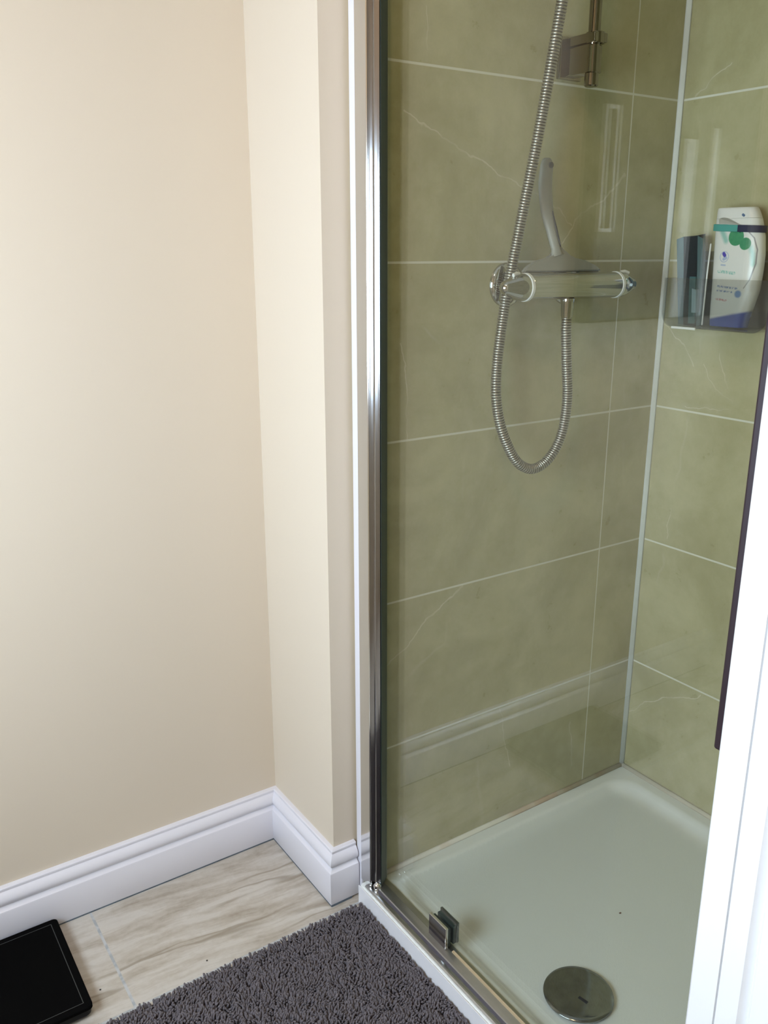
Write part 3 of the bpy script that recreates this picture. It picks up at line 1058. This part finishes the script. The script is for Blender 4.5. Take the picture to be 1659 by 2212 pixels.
# slim white stick beside it, standing in for an edge highlight
bm = BM()
sweep(bm, [Vector((-0.0500, -0.1385, 1.1060)), Vector((-0.0480, -0.1370, 1.20)), Vector((-0.0440, -0.1355, 1.2555)), Vector((-0.0436, -0.1355, 1.2570))], lambda i: 0.0016 if i < 3 else 0.0008, 10)
tag(obj('highlight_stick', bm, WPLAST, None, True, 40), 'thin white stick standing in for an edge highlight between the teal and the white bottle', 'stick')

# ------------------------------------------------------------------ bathroom scale
scale = tag(empty('bathroom_scale', (-1.445, 0.145, 0.0)), 'flat black square bathroom scale by the white skirting', 'scale')
SX0, SX1, SY0, SY1 = -1.605, -1.276, 0.0200, 0.2620
bm = BM()
rings(bm, [rrect(SX0 + .004, SX1 - .004, SY0 + .004, SY1 - .004, 0.010, 0.006, 5), rrect(SX0 + .002, SX1 - .002, SY0 + .002, SY1 - .002, 0.010, 0.009, 5), rrect(SX0 + .002, SX1 - .002, SY0 + .002, SY1 - .002, 0.010, 0.020, 5)])
obj('scale_body', bm, BLACKM, scale)
bm = BM()
rings(bm, [rrect(SX0, SX1, SY0, SY1, 0.008, 0.020, 5), rrect(SX0, SX1, SY0, SY1, 0.008, 0.0255, 5), rrect(SX0 + .001, SX1 - .001, SY0 + .001, SY1 - .001, 0.008, 0.0265, 5)])
top = obj('top_plate', bm, BLACK, scale)
bm = BM()
a, b = 0.0125, 0.0137
o_ = [bm.verts.new((x, y, 0.02665)) for x, y in ((SX0 + a, SY0 + a), (SX1 - a, SY0 + a), (SX1 - a, SY1 - a), (SX0 + a, SY1 - a))]
i_ = [bm.verts.new((x, y, 0.02665)) for x, y in ((SX0 + b, SY0 + b), (SX1 - b, SY0 + b), (SX1 - b, SY1 - b), (SX0 + b, SY1 - b))]
for k in range(4):
    bm.faces.new((o_[k], o_[(k + 1) % 4], i_[(k + 1) % 4], i_[k]))
obj('inlay_line', bm, GREYLINE, top)['label'] = 'thin grey inlay line'
for x in (SX0 + 0.04, SX1 - 0.04):
    for y in (SY0 + 0.04, SY1 - 0.04):
        bm = BM()
        lathe(bm, (x, y, 0.0), (0, 0, 1), [(0.0, 0.014), (0.0065, 0.014)], 16)
        obj('foot', bm, BLACKM, scale, True, 40)

# crumbs on the floor tiles
for nm_, x, y, lab in (('floor_crumb', -1.2515, 0.0720, 'tiny dark crumb on the floor tile beside the black scale'),
                       ('floor_crumb', -1.0700, 0.0290, 'tiny dark crumb on the floor near the edge of the grey mat')):
    bm = BM()
    lathe(bm, (x, y, 0.0), (0, 0, 1), [(0.0, 0.0012), (0.0008, 0.0017), (0.0015, 0.0010), (0.0016, 0.0)], 7)
    tag(obj(nm_, bm, simple('dark_crumb', (0.02, 0.016, 0.014, 1), 0.8)), lab, 'crumb')

# ------------------------------------------------------------------ dark cabinet on the cream wall, mirrored in the glass
cab = tag(empty('wall_cabinet', (-1.82, 0.288, 1.08)), 'dark cabinet on the cream wall, showing only as a reflection in the shower glass', 'cabinet')
CABM = simple('dark_cabinet_wood', (0.035, 0.026, 0.020, 1), 0.55, noise=0.3, scale=14)
bm = BM()
box(bm, -2.0420, -1.4570, 0.252, 0.2875, 1.08, 2.02, 0.003)
obj('cabinet_body', bm, CABM, cab)
for x0, x1 in ((-1.7370, -1.4620), (-2.0370, -1.7870)):
    bm = BM()
    box(bm, x0, x1, 0.238, 0.2515, 1.085, 2.015, 0.002)
    obj('cabinet_door', bm, CABM, cab)
bm = BM()
for a in (-1.5060, -1.4710):
    box(bm, a, a + 0.008, 0.226, 0.2375, 1.285, 1.552, 0.001)
for z in (1.285, 1.544):
    box(bm, -1.4980, -1.4710, 0.226, 0.2375, z, z + 0.008, 0.001)
obj('handle_frame', bm, WPLAST, cab)['label'] = 'slim white upright handle frame'
for x0, x1, z1 in ((-1.7840, -1.7400, 1.50), (-1.8670, -1.8440, 1.53)):
    bm = BM()
    box(bm, x0, x1, 0.230, 0.2515 if x0 > -1.7920 else 0.2375, 1.083, z1, 0.002)
    obj('edge_strip', bm, WPLAST, cab)['label'] = 'pale upright edge strip'

# ------------------------------------------------------------------ bath mat
mat_ = tag(empty('bath_mat', (-1.05, -0.45, 0.0)), 'dark grey shaggy bath mat on the floor against the shower tray', 'bath mat')
RX0, RX1, RY0, RY1 = -1.36, -0.7625, -0.92, -0.0085
bm = BM()
rings(bm, [rrect(RX0 + .006, RX1 - .006, RY0 + .006, RY1 - .006, 0.02, 0.0003, 5), rrect(RX0 + .004, RX1 - .004, RY0 + .004, RY1 - .004, 0.02, 0.003, 5), rrect(RX0 + .006, RX1 - .006, RY0 + .006, RY1 - .006, 0.02, 0.005, 5)])
obj('mat_backing', bm, simple('dark_mat_backing', (0.05, 0.045, 0.05, 1), 0.9), mat_)
verts, faces = [], []
rnd = random.Random(3)
STEP = 0.0035
ny, nx = int((RY1 - RY0 - 0.01) / STEP), int((RX1 - RX0 - 0.006) / STEP)
from mathutils import noise as mn
for j in range(ny):
    for i in range(nx):
        x = RX0 + 0.004 + (i + rnd.random()) * STEP
        y = RY0 + 0.005 + (j + rnd.random()) * STEP
        q = Vector((x * 55, y * 55, 0))
        cl = mn.noise(q)
        ang = 2 * PI * mn.noise(Vector((x * 38, y * 38, 5))) + rnd.uniform(-0.9, 0.9)
        ln = 0.0082 + 0.0045 * rnd.random() + 0.0042 * cl
        le = 0.0018 + 0.0042 * rnd.random()
        edge = min(RY1 - y, RX1 - x)
        dx, dy = math.cos(ang) * le, math.sin(ang) * le
        if RY1 - y < 0.012:
            dy = abs(dy) + 0.001
        if RX1 - x < 0.006:
            dx = -abs(dx) * 0.6
        r = 0.0016 + 0.0007 * rnd.random()
        b0 = len(verts)
        a0 = rnd.random() * 2
        for t, rs in ((0.0, 0.8), (0.55, 1.15), (0.9, 0.95)):
            for k in range(4):
                a = a0 + PI / 2 * k
                verts.append((x + dx * t * t + math.cos(a) * r * rs, y + dy * t * t + math.sin(a) * r * rs, 0.004 + ln * t))
        verts.append((x + dx, y + dy, 0.004 + ln))
        for lvl in (0, 4):
            for k in range(4):
                faces.append((b0 + lvl + k, b0 + lvl + (k + 1) % 4, b0 + lvl + 4 + (k + 1) % 4, b0 + lvl + 4 + k))
        for k in range(4):
            faces.append((b0 + 8 + k, b0 + 8 + (k + 1) % 4, b0 + 12))
me = bpy.data.meshes.new('pile')
me.from_pydata(verts, [], faces)
me.polygons.foreach_set('use_smooth', [True] * len(me.polygons))
me.materials.append(RUG)
pile = bpy.data.objects.new('pile', me)
C.objects.link(pile)
pile.parent = mat_
pile.matrix_parent_inverse = Matrix.Translation(-mat_.location)
pile['kind'] = 'stuff'
